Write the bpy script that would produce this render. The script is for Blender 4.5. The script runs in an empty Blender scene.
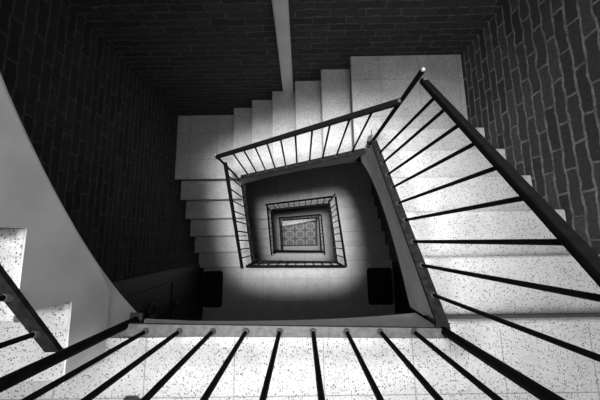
import bpy, bmesh, math, random
from mathutils import Vector, Matrix
random.seed(4)
C = bpy.context.scene
COL = C.collection
U = 0.19                      # one stair rise, metres; plan coordinates below are in rises
KG = 54.0                     # ground floor lies 54 rises below the top landing (k = 0)
TURN = 18.0                   # rises per floor

def P(x, y, k):
    return Vector((x * U, y * U, (KG - k) * U))

# ------------------------------------------------------------------ materials
def new_mat(name):
    m = bpy.data.materials.new(name); m.use_nodes = True
    nt = m.node_tree
    return m, nt, nt.nodes['Principled BSDF']

def math_node(nt, op, a, b=None):
    n = nt.nodes.new('ShaderNodeMath'); n.operation = op
    for i, v in enumerate((a, b)):
        if v is None: continue
        if isinstance(v, (int, float)): n.inputs[i].default_value = v
        else: nt.links.new(v, n.inputs[i])
    return n.outputs[0]

def mix_col(nt, fac, a, b):
    n = nt.nodes.new('ShaderNodeMix'); n.data_type = 'RGBA'
    if isinstance(fac, (int, float)): n.inputs[0].default_value = fac
    else: nt.links.new(fac, n.inputs[0])
    for i, v in ((6, a), (7, b)):
        if isinstance(v, (int, float)): n.inputs[i].default_value = (v, v, v, 1)
        else: nt.links.new(v, n.inputs[i])
    return n.outputs[2]

def noise(nt, vec, scale, detail=3.0, rough=0.5):
    n = nt.nodes.new('ShaderNodeTexNoise'); n.inputs['Scale'].default_value = scale
    n.inputs['Detail'].default_value = detail; n.inputs['Roughness'].default_value = rough
    nt.links.new(vec, n.inputs['Vector']); return n.outputs['Fac']

def ramp(nt, fac, stops):
    n = nt.nodes.new('ShaderNodeValToRGB')
    el = n.color_ramp.elements
    while len(el) < len(stops): el.new(0.5)
    for e, (p, v) in zip(el, stops): e.position = p; e.color = (v, v, v, 1)
    nt.links.new(fac, n.inputs['Fac']); return n.outputs['Color']

def position(nt):
    return nt.nodes.new('ShaderNodeNewGeometry').outputs['Position']

def bump(nt, bsdf, height, strength, dist):
    b = nt.nodes.new('ShaderNodeBump'); b.inputs['Strength'].default_value = strength
    b.inputs['Distance'].default_value = dist
    nt.links.new(height, b.inputs['Height']); nt.links.new(b.outputs['Normal'], bsdf.inputs['Normal'])

def flat_mat(name, v, rough=0.6, metal=0.0, var=0.15, scale=30):
    m, nt, b = new_mat(name)
    f = noise(nt, position(nt), scale)
    nt.links.new(ramp(nt, f, [(0.3, v * (1 - var)), (0.7, v * (1 + var))]), b.inputs['Base Color'])
    b.inputs['Roughness'].default_value = rough; b.inputs['Metallic'].default_value = metal
    return m

def terrazzo(name, base, joints=None):
    m, nt, b = new_mat(name)
    pos = position(nt)
    wb = nt.nodes.new('ShaderNodeTexNoise'); wb.inputs['Scale'].default_value = 160; wb.inputs['Detail'].default_value = 1
    nt.links.new(pos, wb.inputs['Vector'])
    wv = nt.nodes.new('ShaderNodeVectorMath'); wv.operation = 'MULTIPLY_ADD'
    nt.links.new(wb.outputs['Color'], wv.inputs[0]); wv.inputs[1].default_value = (0.009,) * 3; nt.links.new(pos, wv.inputs[2])
    chips = []
    for sc, th, sel, dk in ((115, 0.35, 0.60, 1.1), (220, 0.38, 0.52, 0.8)):
        vor = nt.nodes.new('ShaderNodeTexVoronoi'); vor.inputs['Scale'].default_value = sc
        nt.links.new(wv.outputs[0], vor.inputs['Vector'])
        sep = nt.nodes.new('ShaderNodeSeparateColor'); nt.links.new(vor.outputs['Color'], sep.inputs[0])
        near = math_node(nt, 'LESS_THAN', vor.outputs['Distance'], th)
        chip = math_node(nt, 'MULTIPLY', near, math_node(nt, 'GREATER_THAN', sep.outputs[0], sel))
        tone = math_node(nt, 'MULTIPLY_ADD', sep.outputs[1], -0.5); tone.node.inputs[2].default_value = dk
        chips.append(math_node(nt, 'MULTIPLY', chip, tone))
    fac = math_node(nt, 'MINIMUM', math_node(nt, 'MAXIMUM', *chips), 0.95)
    cloud = ramp(nt, noise(nt, pos, 7, 4), [(0.3, base * 0.88), (0.7, min(0.95, base * 1.06))])
    col = mix_col(nt, fac, cloud, 0.06)
    if joints:
        sx, ox, sy, oy = joints
        s = nt.nodes.new('ShaderNodeSeparateXYZ'); nt.links.new(pos, s.inputs[0])
        ls = []
        for o, st, of in ((s.outputs[0], sx, ox), (s.outputs[1], sy, oy)):
            t = math_node(nt, 'DIVIDE', math_node(nt, 'SUBTRACT', o, of * U), st * U)
            fr = math_node(nt, 'ABSOLUTE', math_node(nt, 'SUBTRACT', math_node(nt, 'FRACT', math_node(nt, 'ADD', t, 100.5)), 0.5))
            ls.append(math_node(nt, 'LESS_THAN', fr, 0.0065))
        j = math_node(nt, 'MAXIMUM', ls[0], ls[1])
        col = mix_col(nt, math_node(nt, 'MULTIPLY', j, 0.62), col, 0.16)
    nt.links.new(col, b.inputs['Base Color'])
    b.inputs['Roughness'].default_value = 0.42
    return m

def brick(name, axis, b1, b2, mortar):
    m, nt, b = new_mat(name)
    pos = position(nt)
    wob = nt.nodes.new('ShaderNodeTexNoise'); wob.inputs['Scale'].default_value = 9; wob.inputs['Detail'].default_value = 3
    nt.links.new(pos, wob.inputs['Vector'])
    v1 = nt.nodes.new('ShaderNodeVectorMath'); v1.operation = 'MULTIPLY_ADD'
    nt.links.new(wob.outputs['Color'], v1.inputs[0]); v1.inputs[1].default_value = (0.042,) * 3
    nt.links.new(pos, v1.inputs[2])
    s = nt.nodes.new('ShaderNodeSeparateXYZ'); nt.links.new(v1.outputs[0], s.inputs[0])
    c = nt.nodes.new('ShaderNodeCombineXYZ')
    nt.links.new(s.outputs[axis], c.inputs[0]); nt.links.new(s.outputs[2], c.inputs[1])
    t = nt.nodes.new('ShaderNodeTexBrick'); nt.links.new(c.outputs[0], t.inputs['Vector'])
    t.inputs['Scale'].default_value = 1.0; t.inputs['Brick Width'].default_value = 0.262
    t.inputs['Row Height'].default_value = 0.069; t.inputs['Mortar Size'].default_value = 0.0095
    t.inputs['Mortar Smooth'].default_value = 0.5; t.inputs['Bias'].default_value = -0.1
    t.inputs['Color1'].default_value = (b1, b1, b1, 1); t.inputs['Color2'].default_value = (b2, b2, b2, 1)
    mort = ramp(nt, noise(nt, pos, 14, 3), [(0.3, mortar * 0.55), (0.7, mortar * 1.35)])
    nt.links.new(mort, t.inputs['Mortar'])
    rough = noise(nt, pos, 55, 5, 0.65)
    shade = ramp(nt, rough, [(0.3, 0.55), (0.72, 1.3)])
    mul = nt.nodes.new('ShaderNodeMix'); mul.data_type = 'RGBA'; mul.blend_type = 'MULTIPLY'; mul.inputs[0].default_value = 1
    nt.links.new(t.outputs['Color'], mul.inputs[6]); nt.links.new(shade, mul.inputs[7])
    nt.links.new(mul.outputs[2], b.inputs['Base Color'])
    b.inputs['Roughness'].default_value = 0.9
    h = math_node(nt, 'MULTIPLY_ADD', t.outputs['Fac'], -1.0)
    nt.links.new(math_node(nt, 'MULTIPLY', rough, 0.6), h.node.inputs[2])
    bump(nt, b, h, 0.9, 0.012)
    return m

def wood(name, v):
    m, nt, b = new_mat(name)
    pos = position(nt)
    mp = nt.nodes.new('ShaderNodeMapping'); mp.inputs['Scale'].default_value = (14, 14, 1.2)
    nt.links.new(pos, mp.inputs['Vector'])
    nt.links.new(ramp(nt, noise(nt, mp.outputs[0], 4, 5), [(0.3, v * 0.5), (0.7, v * 1.5)]), b.inputs['Base Color'])
    b.inputs['Roughness'].default_value = 0.45
    return m

def ground_tiles(name):
    m, nt, b = new_mat(name)
    s = nt.nodes.new('ShaderNodeSeparateXYZ'); nt.links.new(position(nt), s.inputs[0])
    cs = []
    for o, st, of in ((s.outputs[0], 2.25, -0.35), (s.outputs[1], 1.8, 1.42)):
        t = math_node(nt, 'DIVIDE', math_node(nt, 'SUBTRACT', o, of * U), st * U)
        cs.append(math_node(nt, 'SUBTRACT', math_node(nt, 'FRACT', math_node(nt, 'ADD', t, 100.5)), 0.5))
    r = math_node(nt, 'SQRT', math_node(nt, 'ADD', math_node(nt, 'POWER', math_node(nt, 'ABSOLUTE', cs[0]), 2.6), math_node(nt, 'POWER', math_node(nt, 'ABSOLUTE', cs[1]), 2.6)))
    col = ramp(nt, r, [(0.0, 0.07), (0.035, 0.07), (0.05, 0.17), (0.115, 0.17), (0.13, 0.11), (0.225, 0.11), (0.24, 0.36), (0.31, 0.36), (0.325, 0.12), (0.42, 0.12), (0.44, 0.07), (0.6, 0.07)])
    # a dark border tile, then plain pale floor, around the patterned field
    def outside(x0, x1, y0):
        g = math_node(nt, 'MAXIMUM', math_node(nt, 'GREATER_THAN', s.outputs[0], x1 * U), math_node(nt, 'LESS_THAN', s.outputs[1], y0 * U))
        return math_node(nt, 'MAXIMUM', g, math_node(nt, 'LESS_THAN', s.outputs[0], x0 * U))
    col = mix_col(nt, outside(-4.25, 3.05, -0.8), col, 0.015)
    col = mix_col(nt, outside(-4.7, 3.45, -1.1), col, 0.5)
    nt.links.new(col, b.inputs['Base Color']); b.inputs['Roughness'].default_value = 0.5
    return m

M = dict(
    tread=terrazzo('terrazzo_step', 0.63),
    land_front=terrazzo('terrazzo_front_landing', 0.63, (1.87, -1.45, 1.87, -3.15)),
    land_right=terrazzo('terrazzo_right_landing', 0.63, (1.87, 3.85, 1.87, 5.7)),
    land_left=terrazzo('terrazzo_left_landing', 0.63, (1.87, -5.75, 1.87, 5.6)),
    riser=flat_mat('dark_grey_riser', 0.13, 0.6, 0, 0.25, 25),  # risers in a plain dark grey, much darker than the treads
    plaster=flat_mat('white_plaster', 0.86, 0.8, 0, 0.10, 6),
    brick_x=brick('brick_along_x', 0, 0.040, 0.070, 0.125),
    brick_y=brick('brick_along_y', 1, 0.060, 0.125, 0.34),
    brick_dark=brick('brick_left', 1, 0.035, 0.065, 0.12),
    steel=flat_mat('black_painted_steel', 0.008, 0.6, 0, 0.3, 40),
    flat_steel=flat_mat('dark_flat_steel', 0.022, 0.55, 0, 0.45, 35),
    grey_steel=flat_mat('mid_grey_steel', 0.085, 0.5, 0, 0.35, 45),  # lighter grey than the other strips; nearest ledge strip, welds and bolts
    bright=flat_mat('bright_steel', 0.55, 0.3, 0.2, 0.1, 30),
    rubber=flat_mat('black_rubber', 0.010, 0.9, 0, 0.3, 80),
    wood=wood('dark_wood', 0.010),
    frame=wood('dark_frame_wood', 0.028),
    iron=flat_mat('grey_iron', 0.16, 0.4, 0.6, 0.2, 40),
    paint=flat_mat('pale_grey_paint', 0.80, 0.6, 0, 0.08, 8),
    ground=ground_tiles('ring_patterned_tiles'),
    leather=flat_mat('dark_grey_leather', 0.045, 0.5, 0, 0.4, 90),
    sole=flat_mat('pale_sole', 0.06, 0.7, 0, 0.2, 40),
)

m, nt, b = new_mat('fill_lamp_globe'); b.inputs['Emission Color'].default_value = (1, 1, 1, 1); b.inputs['Emission Strength'].default_value = 6
M['globe'] = m
for q in ('steel', 'flat_steel'):
    M[q].node_tree.nodes['Principled BSDF'].inputs['Specular IOR Level'].default_value = 0.02
# ------------------------------------------------------------------ mesh helpers
def link_mesh(name, bm, mat, parent=None, smooth=False):
    bmesh.ops.remove_doubles(bm, verts=bm.verts, dist=1e-6)
    bmesh.ops.recalc_face_normals(bm, faces=bm.faces)
    if parent is not None:                      # vertices become local to the thing's base
        top = parent.parent or parent
        bmesh.ops.translate(bm, verts=bm.verts, vec=-top.location)
    me = bpy.data.meshes.new(name); bm.to_mesh(me); bm.free()
    if smooth:
        for p in me.polygons: p.use_smooth = True
    me.materials.append(mat)
    o = bpy.data.objects.new(name, me); COL.objects.link(o)
    if parent is not None:
        o.parent = parent
    return o

def box(bm, x0, x1, y0, y1, k0, k1, bevel=0.0):
    vs = [bm.verts.new(P(x, y, k)) for k in (k0, k1) for y in (y0, y1) for x in (x0, x1)]
    fs = [(0, 1, 3, 2), (4, 5, 7, 6), (0, 1, 5, 4), (2, 3, 7, 6), (0, 2, 6, 4), (1, 3, 7, 5)]
    faces = [bm.faces.new([vs[i] for i in f]) for f in fs]
    if bevel:
        es = list({e for f in faces for e in f.edges})
        bmesh.ops.bevel(bm, geom=es, offset=bevel * U, segments=2, affect='EDGES', profile=0.6)
    return bm

def prism(bm, pts, fn, w0, w1):
    """pts: (s,k) polygon; fn(s,w,k)->Vector; extruded from w0 to w1"""
    a = [bm.verts.new(fn(s, w0, k)) for s, k in pts]
    b = [bm.verts.new(fn(s, w1, k)) for s, k in pts]
    n = len(pts)
    fa = bm.faces.new(a); fb = bm.faces.new(b[::-1])
    for i in range(n):
        bm.faces.new((a[i], b[i], b[(i + 1) % n], a[(i + 1) % n]))
    bmesh.ops.triangulate(bm, faces=[fa, fb])

def tube(bm, a, b, r, n=10, r2=None):
    """round bar between world points a and b, with closed ends (radius in rises)"""
    a, b = Vector(a), Vector(b); d = (b - a).normalized()
    u = d.orthogonal().normalized(); v = d.cross(u)
    r *= U; r2 = r if r2 is None else r2 * U
    ra = [bm.verts.new(a + (u * math.cos(t) + v * math.sin(t)) * r) for t in [2 * math.pi * i / n for i in range(n)]]
    rb = [bm.verts.new(b + (u * math.cos(t) + v * math.sin(t)) * r2) for t in [2 * math.pi * i / n for i in range(n)]]
    for i in range(n): bm.faces.new((ra[i], ra[(i + 1) % n], rb[(i + 1) % n], rb[i]))
    bm.faces.new(ra[::-1]); bm.faces.new(rb)

def ball(bm, c, r):
    bmesh.ops.create_uvsphere(bm, u_segments=14, v_segments=9, radius=r * U, matrix=Matrix.Translation(c))

def torus(bm, c, axis, R, r, n=24, m=8):
    axis = Vector(axis).normalized(); u = axis.orthogonal().normalized(); v = axis.cross(u)
    rings = []
    for i in range(n):
        t = 2 * math.pi * i / n; e = u * math.cos(t) + v * math.sin(t)
        rings.append([bm.verts.new(c + (e * (R + r * math.cos(q)) + axis * r * math.sin(q)) * U) for q in [2 * math.pi * j / m for j in range(m)]])
    for i in range(n):
        for j in range(m):
            bm.faces.new((rings[i][j], rings[(i + 1) % n][j], rings[(i + 1) % n][(j + 1) % m], rings[i][(j + 1) % m]))

def tag(o, label=None, cat=None, group=None, kind=None):
    for k, v in (('label', label), ('category', cat), ('group', group), ('kind', kind)):
        if v: o[k] = v
    return o

def thing(name, loc):
    o = bpy.data.objects.new(name, None); COL.objects.link(o)
    o.location = loc; o.empty_display_size = 0.1
    return o

def copy_tree(root, dz):
    c = root.copy(); COL.objects.link(c); c.location.z += dz
    for ch in list(root.children):
        d = ch.copy(); COL.objects.link(d); d.parent = c
        for g in list(ch.children):
            e = g.copy(); COL.objects.link(e); e.parent = d
    return c

# ------------------------------------------------------------------ plan of the stair (in rises)
XL, XR, YF, YB = -3.80, 2.80, -1.75, 3.84            # edges of the open well
WL, WR, WB, WF = -8.55, 7.85, 8.82, -6.7             # wall faces
OV, TH = 0.12, 0.21                                  # nosing overhang and slab thickness

FL = {  # fn(s,w,k), tread depth, clear width, string range in s, handrail height
    'right': dict(fn=lambda s, w, k: P(XR + w, -1.74 + s, k), T=1.285, W=WR - XR, s0=-0.06, s1=5.64, h=4.22, dh=0.14, wf=0.28, sw=(0.0, 0.25), dep=(0.5, 1.15, 1.75)),
    'back':  dict(fn=lambda s, w, k: P(2.507 - s, YB + w, k), T=1.379, W=WB - YB, s0=-0.38, s1=6.22, h=4.02, wf=0.26, sw=(0.0, 0.23), dep=(0.6, 0.6, 1.75)),
    'left':  dict(fn=lambda s, w, k: P(XL - w, 4.256 - s, k), T=1.265, W=XL - WL, s0=0.36, s1=6.08, h=4.10, wf=0.37, sw=(0.06, 0.30), dep=(0.5, 0.75, 1.62)),
}

def make_flight(side, k0, stepped=False, wf=None, dep=None):
    F = FL[side]; fn, T, W = F['fn'], F['T'], F['W'] - (0.1 if stepped else 0.03)
    wf = F['wf'] if wf is None else wf
    root = thing('stair_flight', fn(2.5 * T, W / 2, k0 + 3))
    for i in range(1, 6):
        bm = bmesh.new()
        a, b = (i - 1) * T - OV + 0.005, i * T
        pts = [(a, k0 + i), (b - 0.05, k0 + i), (b - 0.01, k0 + i + 0.04), (b, k0 + i + 0.1), (b - 0.01, k0 + i + TH), (a, k0 + i + TH)]
        prism(bm, pts, fn, wf - 0.015, W)
        link_mesh('tread', bm, M['tread'], root)
    for i in range(0, 6):
        bm = bmesh.new()
        a = i * T - OV
        prism(bm, [(a - 0.06, k0 + i + TH + 0.005), (a, k0 + i + TH + 0.005), (a, k0 + i + 1), (a - 0.06, k0 + i + 1)], fn, wf, W)
        link_mesh('riser', bm, M['riser'], root)
    b0, b1 = -OV - 0.06, 5 * T - OV - 0.06
    s0, s1 = F['s0'], F['s1']
    e0, e1, dm = dep or F['dep']
    def under(s):
        t = min(1, max(0, (s - s0) / (s1 - s0)))
        return k0 + s / T + dm + e1 * t ** 4 + e0 * (1 - t) ** 4
    # the raking slab that carries the steps, with its curved soffit: columns (s, top, bottom)
    cols = []
    for i in range(0, 5):
        a = i * T - OV - 0.06
        for q in range(5):
            s = a + T * q / 4
            kb = under(s)
            if s >= s1: kb = max(kb, k0 + 6.3)
            cols.append((s, k0 + i + 1 + TH + 0.005, kb))
    bm = bmesh.new()
    V = {}
    for w in (wf, W):
        for j, (s, a, b) in enumerate(cols):
            V[w, j, 0] = bm.verts.new(fn(s, w, a)); V[w, j, 1] = bm.verts.new(fn(s, w, b))
    n = len(cols)
    for j in range(n - 1):
        for e in (0, 1):
            if e == 1 and abs(cols[j][0] - cols[j + 1][0]) < 1e-6: continue
            bm.faces.new((V[wf, j, e], V[wf, j + 1, e], V[W, j + 1, e], V[W, j, e]))
        if abs(cols[j][0] - cols[j + 1][0]) > 1e-6:
            for w in (wf, W):
                bm.faces.new((V[w, j, 0], V[w, j + 1, 0], V[w, j + 1, 1], V[w, j, 1]))
    for j in (0, n - 1):
        bm.faces.new((V[wf, j, 0], V[W, j, 0], V[W, j, 1], V[wf, j, 1]))
    link_mesh('soffit_slab', bm, M['plaster'], root)
    # plaster facing over the step ends: stepped beside the viewer, straight lower down
    bm = bmesh.new()
    if stepped:
        cc = []
        for i in range(0, 5):
            a, b = i * T - OV, (i + 1) * T - (OV if i < 4 else 0.0)
            for q in range(3):
                ss = a + (b - a) * q / 2
                cc.append((ss, k0 + i + 1, min(k0 + 6, under(ss) - 0.1)))
        for j in range(len(cc) - 1):
            (sa, ta, ba), (sb, tb, bb) = cc[j], cc[j + 1]
            if abs(sa - sb) < 1e-6: continue
            prism(bm, [(sa, ta), (sb, tb), (sb, bb), (sa, ba)], fn, wf - 0.05, wf - 0.018)
    else:
        prism(bm, [(s0, k0 + s0 / T), (s1, k0 + s1 / T), (s1, k0 + s1 / T + 1.5), (s0, k0 + s0 / T + 1.5)], fn, wf - 0.05, wf - 0.018)
    link_mesh('string_board', bm, M['plaster'], root)
    if s0 < b0:                                       # plastered return to the corner post
        bm = bmesh.new()
        prism(bm, [(s0, k0 + 0.24), (b0 - 0.005, k0 + 0.24), (b0 - 0.005, under(b0)), (s0, under(s0))], fn, wf, wf + 0.2)
        link_mesh('soffit_return', bm, M['plaster'], root)
    return root

def bar(bm, a, b, wdir, w, t):
    """flat bar from a to b; wdir: unit horizontal width direction"""
    a, b = Vector(a), Vector(b); wd = Vector(wdir) * w * U / 2
    d = (b - a).normalized(); nrm = d.cross(Vector(wdir)).normalized() * t * U / 2
    prof = []
    for q in range(16):
        an = 2 * math.pi * q / 16
        ce, se = math.cos(an), math.sin(an)
        prof.append(wd * (abs(ce) ** 0.45) * (1 if ce >= 0 else -1) + nrm * (abs(se) ** 0.45) * (1 if se >= 0 else -1))
    ra = [bm.verts.new(a + o) for o in prof]; rb = [bm.verts.new(b + o) for o in prof]
    for i in range(16): bm.faces.new((ra[i], ra[(i + 1) % 16], rb[(i + 1) % 16], rb[i]))
    bm.faces.new(ra[::-1]); bm.faces.new(rb)

def make_railing(side, k0, feet, wc=0.13, rail=None, wrail=0.28, s_end=None, rw=0.20):
    """railing on a flight: flat strip on the nosings, balusters, handrail"""
    F = FL[side]; fn, T, h = F['fn'], F['T'], F['h']
    kp = lambda s: k0 + s / T
    r0, r1 = rail
    hh = lambda s: h + (F.get('dh', 0) * (1 - (s - r0) / (r1 - r0)))
    root = thing('stair_railing', fn((r0 + r1) / 2, wc, kp((r0 + r1) / 2)))
    wdir = (fn(0, 1, 0) - fn(0, 0, 0)).normalized()
    bm = bmesh.new()
    s0, s1 = F['s0'], s_end or F['s1']
    prism(bm, [(s0, kp(s0) - 0.09), (s1, kp(s1) - 0.09), (s1, kp(s1) - 0.004), (s0, kp(s0) - 0.004)], fn, *F['sw'])
    link_mesh('base_strip', bm, M['flat_steel'], root)
    for s in feet:
        bm = bmesh.new()
        tube(bm, fn(s, wc, kp(s) - 0.07), fn(s, wrail, kp(s) - hh(s)), 0.04, 8)
        b = link_mesh('baluster', bm, M['steel'], root, False)
        bm = bmesh.new()
        tube(bm, fn(s, wc, kp(s) - 0.065), fn(s, wc, kp(s) - 0.16), 0.068, 8, 0.05)
        link_mesh('weld', bm, M['grey_steel'], b)
    bm = bmesh.new()
    bar(bm, fn(r0, wrail, kp(r0) - hh(r0)), fn(r1, wrail, kp(r1) - hh(r1)), wdir, rw, 0.14)
    hr = link_mesh('handrail', bm, M['steel'], root)
    for rr, e in ((r0, 0.04), (r1, -0.04)):
        bm = bmesh.new()
        c = fn(rr + e, wrail, kp(rr + e) - hh(rr + e) - 0.07)
        tube(bm, c, c + Vector((0, 0, 0.02 * U)), 0.05, 10)
        link_mesh('bolt', bm, M['grey_steel'], hr)
    return root

def make_post(x, y, kb, kt, r, tip=True):
    root = thing('newel_post', P(x, y, kb))
    bm = bmesh.new(); tube(bm, P(x, y, kb), P(x, y, kt), r, 14)
    link_mesh('shaft', bm, M['steel'], root)
    bm = bmesh.new(); box(bm, x - 0.15, x + 0.15, y - 0.15, y + 0.15, kb - 0.06, kb + 0.02, 0.01)
    link_mesh('base_plate', bm, M['flat_steel'], root)
    if tip:
        bm = bmesh.new(); ball(bm, P(x, y, kt - 0.03), r * 0.8)
        link_mesh('finial', bm, M['bright'], root, True)
    return root

# ------------------------------------------------------------------ setting
def struct(name, fill, mat):
    bm = bmesh.new(); fill(bm); return tag(link_mesh(name, bm, mat), kind='structure')

KT = -13.0
struct('floor', lambda bm: box(bm, WL, WR, WF, WB, KG, KG + 1), M['ground'])
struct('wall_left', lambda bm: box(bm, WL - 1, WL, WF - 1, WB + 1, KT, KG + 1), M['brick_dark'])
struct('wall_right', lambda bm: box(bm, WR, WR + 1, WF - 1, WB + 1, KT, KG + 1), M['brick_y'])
struct('wall_back', lambda bm: box(bm, WL, WR, WB, WB + 1, KT, KG + 1), M['brick_x'])
struct('wall_front', lambda bm: box(bm, WL, WR, WF - 1, WF, KT, KG + 1), M['brick_x'])

# landings
def make_front_landing(k):
    root = thing('landing', P(0, -4, k))
    ye = -1.98
    bm = bmesh.new()
    box(bm, XL - 0.36, XR + 0.27, WF + 0.02, ye, k, k + TH)
    box(bm, XR + 0.27, WR - 0.03, WF + 0.02, -1.90, k, k + TH)
    box(bm, WL + 0.03, XL - 0.36, WF + 0.02, -2.0, k, k + TH)
    link_mesh('floor_slab', bm, M['land_front'], root)
    bm = bmesh.new()
    prism(bm, [(-1.90, k), (-1.79, k), (-1.75, k + 0.04), (-1.74, k + 0.1), (-1.75, k + TH), (-1.90, k + TH)], lambda s, w, kk: P(w, s, kk), XR + 0.26, WR - 0.03)
    link_mesh('nosing', bm, M['tread'], root)
    bm = bmesh.new()
    box(bm, WL + 0.03, WR - 0.03, WF + 0.02, ye - 0.3, k + TH, k + 0.6)
    link_mesh('slab_underside', bm, M['brick_x'], root)
    # edge beam facing the well, its lower edge curving down to the right-hand flight
    bm = bmesh.new(); n = 28
    x0, x1 = XL - 0.36, XR + 0.27
    dep = lambda t: 1.10 + 0.62 * t ** 4 + 0.40 * (1 - t) ** 5
    pts = [(x0, k + TH), (x1, k + TH)] + [(x1 + (x0 - x1) * q / n, k + dep(1 - q / n)) for q in range(n + 1)]
    prism(bm, pts, lambda s, w, kk: P(s, w, kk), ye, ye - 0.3)
    link_mesh('edge_beam', bm, M['plaster'], root)
    return root

def make_corner_landing(right, k, y0=4.47):
    root = thing('landing', P(5.2 if right else -6.3, 6.5, k))
    bm = bmesh.new()
    if right:
        box(bm, 2.507, XR + 0.27, YB + 0.26 + (y0 - 4.47), WB - 0.03, k, k + TH)
        box(bm, XR + 0.27, WR - 0.03, y0, WB - 0.03, k, k + TH)
    else:
        box(bm, WL + 0.03, -4.18, 4.256, WB - 0.03, k, k + TH)
    link_mesh('floor_slab', bm, M['land_right' if right else 'land_left'], root)
    bm = bmesh.new()
    if right: box(bm, 2.8, WR - 0.03, y0 + 0.03, WB - 0.03, k + TH, k + 0.6)
    else: box(bm, WL + 0.03, -4.2, 4.56, WB - 0.03, k + TH, k + 0.6)
    link_mesh('slab_underside', bm, M['brick_x'], root)
    return root

def make_front_railing(k, mat):
    root = thing('landing_railing', P((XL + XR) / 2, -1.85, k))
    bm = bmesh.new()
    # strip is a touch askew, like the landing edge
    pts = [(-3.84, -1.655), (2.86, -1.83), (2.90, -2.03), (-3.80, -1.90)]
    a = [bm.verts.new(P(x, y, k - 0.15)) for x, y in pts]; b = [bm.verts.new(P(x, y, k - 0.06)) for x, y in pts]
    bm.faces.new(a); bm.faces.new(b[::-1])
    for i in range(4): bm.faces.new((a[i], b[i], b[(i + 1) % 4], a[(i + 1) % 4]))
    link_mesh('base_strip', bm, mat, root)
    for i in range(9):
        x = -3.27 + 0.695 * i
        y = -1.80 - 0.015 * (x + 3.8)
        bm = bmesh.new(); tube(bm, P(x, y, k - 0.12), P(x, y, k - 4.3), 0.043, 8)
        q = link_mesh('baluster', bm, M['steel'], root)
        bm = bmesh.new(); tube(bm, P(x, y, k - 0.14), P(x, y, k - 0.22), 0.08, 8, 0.055)
        link_mesh('weld', bm, M['grey_steel'] if mat is M['grey_steel'] else M['flat_steel'], q)
    for x in (-3.6, -0.3, 2.6):
        bm = bmesh.new(); box(bm, x - 0.08, x + 0.08, -1.97, -1.87, k - 0.07, k + 0.0)
        link_mesh('foot', bm, M['flat_steel'], root)
    bm = bmesh.new()
    bar(bm, P(-3.95, -1.80, k - 4.3), P(2.98, -1.90, k - 4.3), (0, 1, 0), 0.21, 0.14)
    link_mesh('handrail', bm, M['steel'], root)
    return root

R_FEET = [0.50, 1.11, 1.68, 2.28, 2.83, 3.39, 3.91, 4.45, 4.92]
B_FEET = [0.16, 0.80, 1.43, 2.05, 2.69, 3.30, 3.91, 4.49, 5.07, 5.66]
L_FEET = [0.64, 1.28, 1.87, 2.44, 3.00, 3.59, 4.16, 4.73, 5.31]

protos = {}
def put(key, turn, maker, label, cat, group):
    if key not in protos:
        protos[key] = o = maker()
    else:
        o = copy_tree(protos[key][0] if isinstance(protos[key], tuple) else protos[key], -turn * TURN * U)
    tag(o, label, cat, group)
    return o

side_word = {'right': 'right-hand', 'back': 'far', 'left': 'left-hand'}
kside = {'right': 0, 'back': 6, 'left': 12}
feet = {'right': R_FEET, 'back': B_FEET, 'left': L_FEET}
rails = {'right': (-0.12, 5.62), 'back': (-0.52, 6.60), 'left': (0.08, 6.00)}
wr = {'right': 0.275, 'back': 0.27, 'left': 0.20}
for t in range(3):
    for s in ('right', 'back', 'left'):
        put('flight_' + s, t, lambda s=s: make_flight(s, kside[s]),
            ['pale speckled terrazzo flight on the %s side of the well, largest and nearest' % side_word[s],
             'terrazzo flight on the %s side of the well, one floor below the nearest' % side_word[s],
             'small distant flight on the %s side of the well, lowest of three' % side_word[s]][t], 'stairs', 'stair flights around the well')
        put('railing_' + s, t, lambda s=s: make_railing(s, kside[s], feet[s], rail=rails[s], wrail=wr[s], rw=0.17 if s == 'right' else 0.20),
            ['black steel railing with thin balusters on the nearest %s flight' % side_word[s],
             'black railing on the %s flight one floor below the nearest' % side_word[s],
             'tiny dark railing on the %s flight, lowest and innermost around the well' % side_word[s]][t], 'railing', 'flight railings')
    put('landing_right', t, lambda: make_corner_landing(True, 6),
        ['pale corner landing at upper right by brick walls, nearest of its kind',
         'half shaded right corner landing seen through the well one floor down',
         'distant right corner landing lowest in the well'][t], 'landing', 'landings')
    put('landing_left', t, lambda: make_corner_landing(False, 12),
        ['shaded corner landing at upper left against the dark brick, nearest of its kind',
         'left corner landing one floor down inside the well',
         'distant left corner landing lowest in the well'][t], 'landing', 'landings')
    put('post_right', t, lambda: make_post(3.08, 4.16, 5.5, 0.15, 0.068),
        ['black corner post with a shiny ball tip at the top right landing',
         'thin dark corner post at the right far corner one floor down',
         'tiny corner post at the right far corner lowest in the well'][t], 'post', 'corner posts')
    put('post_left', t, lambda: make_post(-4.06, 4.12, 11.6, 6.5, 0.06),
        ['black corner post where the far railing meets the left railing below the viewer',
         'thin dark corner post at the left far corner one floor down',
         'tiny corner post at the left far corner lowest in the well'][t], 'post', 'corner posts')

land = make_front_landing(0)
tag(land, 'bright speckled terrazzo landing along the bottom edge, nearest the viewer', 'landing', 'landings')
for t, l in ((1, 'half shaded front landing one floor down with two black doormats'), (2, 'narrow bright front landing two floors down in the well')):
    q = copy_tree(land, -t * TURN * U); q.location.y += (0, 0.05, 0.36)[t] * U
    tag(q, l, 'landing', 'landings')
fr = make_front_railing(0, M['grey_steel'])
tag(fr, 'railing of nine balusters on a grey strip along the nearest landing', 'railing', 'landing railings')
fr2 = make_front_railing(TURN, M['flat_steel'])
tag(fr2, 'black railing along the edge of the doormat landing one floor down', 'railing', 'landing railings')
fr3 = copy_tree(fr2, -TURN * U); fr3.location.y += 0.38 * U; fr2.location.y += 0.08 * U
tag(fr3, 'tiny dark railing along the front landing two floors down', 'railing', 'landing railings')
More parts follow.
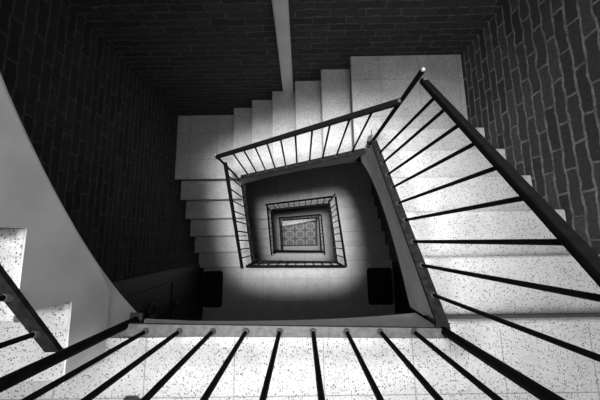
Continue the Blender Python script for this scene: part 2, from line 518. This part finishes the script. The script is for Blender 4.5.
# posts at the front corners
FRp = make_post(2.93, -1.90, -0.02, -4.6, 0.085, False)
tag(FRp, 'thick black post at the right end of the nearest landing railing', 'post', 'front posts')
FLp = make_post(-3.72, -1.69, 0.3, -4.6, 0.085, False)
tag(FLp, 'thick black post at the left foot of the rising stairs', 'post', 'front posts')
for src, x, words in ((FRp, 'right', 'right'), (FLp, 'left', 'left')):
    for t, w in ((1, 'dark post at the %s end of the landing railing one floor down'), (2, 'tiny dark post at the %s end of the front railing two floors down')):
        q = copy_tree(src, -t * TURN * U); q.location.y += (0, 0.08, 0.38)[t] * U
        tag(q, w % words, 'post', 'front posts')

# stairs that climb past the viewer on the left, and on above
up = make_flight('left', -6, True, dep=(0.5, 0.95, 1.98))
tag(up, 'flight climbing at the left edge with a smooth white stringer', 'stairs', 'stair flights around the well')
upr = make_railing('left', -6, [5.40 - 0.62 * i for i in range(8)], wc=0.18, s_end=5.78, rail=(0.2, 5.9), wrail=0.30)
up.location += Vector((-0.06 * U, -0.33 * U, 0)); upr.location += Vector((-0.02 * U, -0.17 * U, 0))
tag(upr, 'black railing foot strip and bars on the rising left stairs', 'railing', 'flight railings')
ul = make_corner_landing(False, -6)
upb = make_flight('back', -12, wf=1.1)
tag(upb, 'flight overhead along the dark far wall, above the viewer', 'stairs', 'stair flights around the well')
ur = make_corner_landing(True, -12, 6.2)
tag(ur, 'landing overhead in the far right corner, above the viewer', 'landing', 'landings')
tag(ul, 'landing above the viewer at the head of the rising left stairs', 'landing', 'landings')

# ------------------------------------------------------------------ things on walls and landings
def make_door(n, xw, sgn, k):
    """dark door on a side wall; sgn = +1 when the wall looks towards +x"""
    root = thing('door_%d' % n, P(xw, -4.0, k)); tag(root, kind='structure')
    X = lambda d: xw + sgn * d
    def b(bm, d0, d1, y0, y1, k0, k1, bev=0.0):
        xa, xb = sorted((X(d0), X(d1))); box(bm, xa, xb, y0, y1, k0, k1, bev)
    y0, y1, kt = -6.3, -1.7, k - 11.6
    bm = bmesh.new()
    for a, c in ((y1 - 0.42, y1), (y0, y0 + 0.42)):
        b(bm, 0, 0.10, a, c, kt, k); b(bm, 0, 0.15, a + 0.1, c - 0.12, kt, k)
    b(bm, 0, 0.2, y0, y1, kt - 0.45, kt)
    link_mesh('door_frame', bm, M['frame'], root)
    bm = bmesh.new(); b(bm, 0, 0.06, y0 + 0.42, y1 - 0.42, kt, k)
    for pk0, pk1 in ((k - 10.8, k - 6.4), (k - 5.7, k - 0.9)):
        for py0, py1 in ((y0 + 0.8, -4.15), (-3.85, y1 - 0.8)):
            b(bm, 0.05, 0.13, py0, py1, pk0, pk1, 0.05)
    link_mesh('door_leaf', bm, M['wood'], root)
    bm = bmesh.new(); c = P(X(0.24), -3.66, 9.75 - TURN + k)
    torus(bm, c, (1, 0, 0.15), 0.34, 0.055)
    kn = link_mesh('door_knocker', bm, M['iron'], root, True)
    bm = bmesh.new(); ball(bm, c + Vector((0, 0, 0.36 * U)), 0.11); link_mesh('knocker_mount', bm, M['iron'], kn, True)
    bm = bmesh.new(); ball(bm, P(X(0.28), -3.95, k - 5.3), 0.14); tube(bm, P(X(0.05), -3.95, k - 5.3), P(X(0.28), -3.95, k - 5.3), 0.06)
    link_mesh('door_knob', bm, M['iron'], root, True)
    bm = bmesh.new(); b(bm, 0, 0.16, y0 + 0.3, y1 - 0.3, k - 0.03, k)
    b(bm, 0.10, 0.16, y0 + 0.3, y1 - 0.3, k - 0.05, k - 0.02)
    link_mesh('threshold', bm, M['frame'], root)
    return root
make_door(1, WL, 1, TURN)
make_door(2, WR, -1, TURN)

def make_mat(x0, x1, y0, y1, k, label):
    root = thing('doormat', P((x0 + x1) / 2, (y0 + y1) / 2, k))
    def plate(x0, x1, y0, y1, r, ka, kb):
        bm = bmesh.new(); ring = []
        for cx, cy, a0 in ((x1 - r, y1 - r, 0), (x0 + r, y1 - r, 90), (x0 + r, y0 + r, 180), (x1 - r, y0 + r, 270)):
            for q in range(7):
                a = math.radians(a0 + 15 * q); ring.append((cx + r * math.cos(a), cy + r * math.sin(a)))
        A = [bm.verts.new(P(x, y, ka)) for x, y in ring]; B = [bm.verts.new(P(x, y, kb)) for x, y in ring]
        bm.faces.new(A); bm.faces.new(B[::-1])
        for i in range(len(ring)): bm.faces.new((A[i], B[i], B[(i + 1) % len(ring)], A[(i + 1) % len(ring)]))
        return bm
    link_mesh('rubber_backing', plate(x0, x1, y0, y1, 0.24, k - 0.04, k), M['rubber'], root)
    link_mesh('pile_field', plate(x0 + 0.12, x1 - 0.12, y0 + 0.12, y1 - 0.12, 0.16, k - 0.07, k - 0.03), M['rubber'], root)
    return tag(root, label, 'doormat', 'doormats')
make_mat(-8.38, -6.77, -5.4, -2.42, TURN, 'black rounded doormat at the left door one floor down')
make_mat(5.50, 7.62, -5.38, -2.36, TURN, 'black rounded doormat at the right door one floor down')

# added globe lamp, hidden under the lowest far flight, to brighten the platform below
def make_fill_lamp(x, y, k, power):
    root = thing('fill_lamp', P(x, y, k))
    bm = bmesh.new(); tube(bm, P(x, y, k - 0.3), P(x, y, k + 0.25), 0.45, 20)
    link_mesh('base', bm, M['paint'], root)
    bm = bmesh.new(); ball(bm, P(x, y, k + 0.6), 0.5)
    link_mesh('globe', bm, M['globe'], root, True)
    l = bpy.data.lights.new('fill_lamp_light', 'POINT'); o = bpy.data.objects.new('fill_lamp_light', l); COL.objects.link(o)
    o.location = P(x, y, k + 1.3); l.energy = power; l.shadow_soft_size = 0.08
    return tag(root, 'added round globe lamp hidden under the lowest far flight above the pale platform', 'lamp')
make_fill_lamp(-0.5, 6.4, 46.2, 22)

# pale stone platform with a slanting front edge on the ground floor
plat = thing('stone_platform', P(-0.5, 6, KG))
bm = bmesh.new()
ring = [(-4.75, 3.08), (3.05, 4.40), (3.05, WB - 0.05), (-4.75, WB - 0.05)]
A = [bm.verts.new(P(x, y, KG - 0.8)) for x, y in ring]; B = [bm.verts.new(P(x, y, KG)) for x, y in ring]
bm.faces.new(A); bm.faces.new(B[::-1])
for i in range(4): bm.faces.new((A[i], B[i], B[(i + 1) % 4], A[(i + 1) % 4]))
link_mesh('slab', bm, M['land_front'], plat)
tag(plat, 'bright pale wedge of stone beside the ring patterned tiles at the bottom', 'platform')

duct = thing('wall_duct', P(-0.65, 8.7, 9))
bm = bmesh.new(); box(bm, -0.95, -0.35, 8.52, WB, KT + 1, 9.0, 0.05)
link_mesh('casing', bm, M['paint'], duct)
tag(duct, 'pale vertical duct running up the dark brick wall from the far steps', 'pipe')

# toe of a shoe on the near landing, just entering the frame at the bottom edge
shoe = thing('shoe', P(-3.55, -3.7, 0))
def shoe_bm(widen, k_low, prof):
    bm = bmesh.new(); rows = []
    for q in range(13):
        t = q / 12; y = -3.10 - 1.5 * t
        w = widen + 0.27 * (math.sin(min(1, t * 3.0 + 0.12) * math.pi / 2) ** 0.7) * (1 - 0.25 * max(0, t - .35)) * 1.0
        h = prof(t); row = []
        for a in range(13):
            an = math.pi * a / 12
            row.append(bm.verts.new(P(-3.55 + w * math.cos(an), y, k_low - h * max(0, math.sin(an)) ** 0.7)))
        rows.append(row)
    for i in range(12):
        for a in range(12): bm.faces.new((rows[i][a], rows[i][a + 1], rows[i + 1][a + 1], rows[i + 1][a]))
        bm.faces.new((rows[i][0], rows[i + 1][0], rows[i + 1][12], rows[i][12]))
    bm.faces.new(rows[0]); bm.faces.new(rows[-1][::-1])
    return bm
link_mesh('upper', shoe_bm(0.0, -0.1, lambda t: 0.22 + 0.35 * t), M['leather'], shoe, True)
link_mesh('sole', shoe_bm(0.035, 0.0, lambda t: 0.13), M['sole'], shoe, True)
tag(shoe, 'dark rounded shoe toe on the near landing at the bottom edge', 'shoe')

# ------------------------------------------------------------------ camera (solved from the photograph)
cam = bpy.data.cameras.new('camera'); co = bpy.data.objects.new('camera', cam); COL.objects.link(co)
cam.sensor_width = 36; cam.lens = 275.9 / 600 * 36; cam.clip_start = 0.02
co.location = P(0, 0, -6.1976)
co.rotation_mode = 'QUATERNION'
rot = Matrix.Rotation(-0.0149, 3, 'Z') @ Matrix.Rotation(0.0062, 3, 'Y') @ Matrix.Rotation(0.1474, 3, 'X')
co.rotation_quaternion = rot.to_quaternion()
C.camera = co

# ------------------------------------------------------------------ daylight from the open top of the well, and an added fill spot
SUN_TILT_X, SUN_TILT_Y, SUN_ANGLE, SUN = -0.08, 0.0, 13, 1.15
sd = bpy.data.lights.new('daylight', 'SUN'); so = bpy.data.objects.new('daylight', sd); COL.objects.link(so)
so.location = P(0, 2, -12)
d = Vector((-SUN_TILT_X, -SUN_TILT_Y, -1))     # travelling direction
so.rotation_mode = 'QUATERNION'; so.rotation_quaternion = d.to_track_quat('-Z', 'Y')
sd.energy = SUN; sd.angle = math.radians(SUN_ANGLE)
w = bpy.data.worlds.new('sky'); C.world = w; w.use_nodes = True
w.node_tree.nodes['Background'].inputs[0].default_value = (1, 1, 1, 1)
w.node_tree.nodes['Background'].inputs[1].default_value = 1.9

ld = bpy.data.lights.new('well_fill_spot', 'SPOT'); lo = bpy.data.objects.new('well_fill_spot', ld); COL.objects.link(lo)  # added spot without a fitting, brightens the lower floors through the well
lo.location = P(-0.4, 2.0, -28)
ld.spot_size = math.radians(23.5); ld.spot_blend = 0.65
ld.energy = 2750; ld.shadow_soft_size = 0.5

vs = C.view_settings
vs.view_transform = 'Standard'; vs.look = 'None'; vs.gamma = 1.0; vs.use_curve_mapping = False
vs.exposure = 0.0
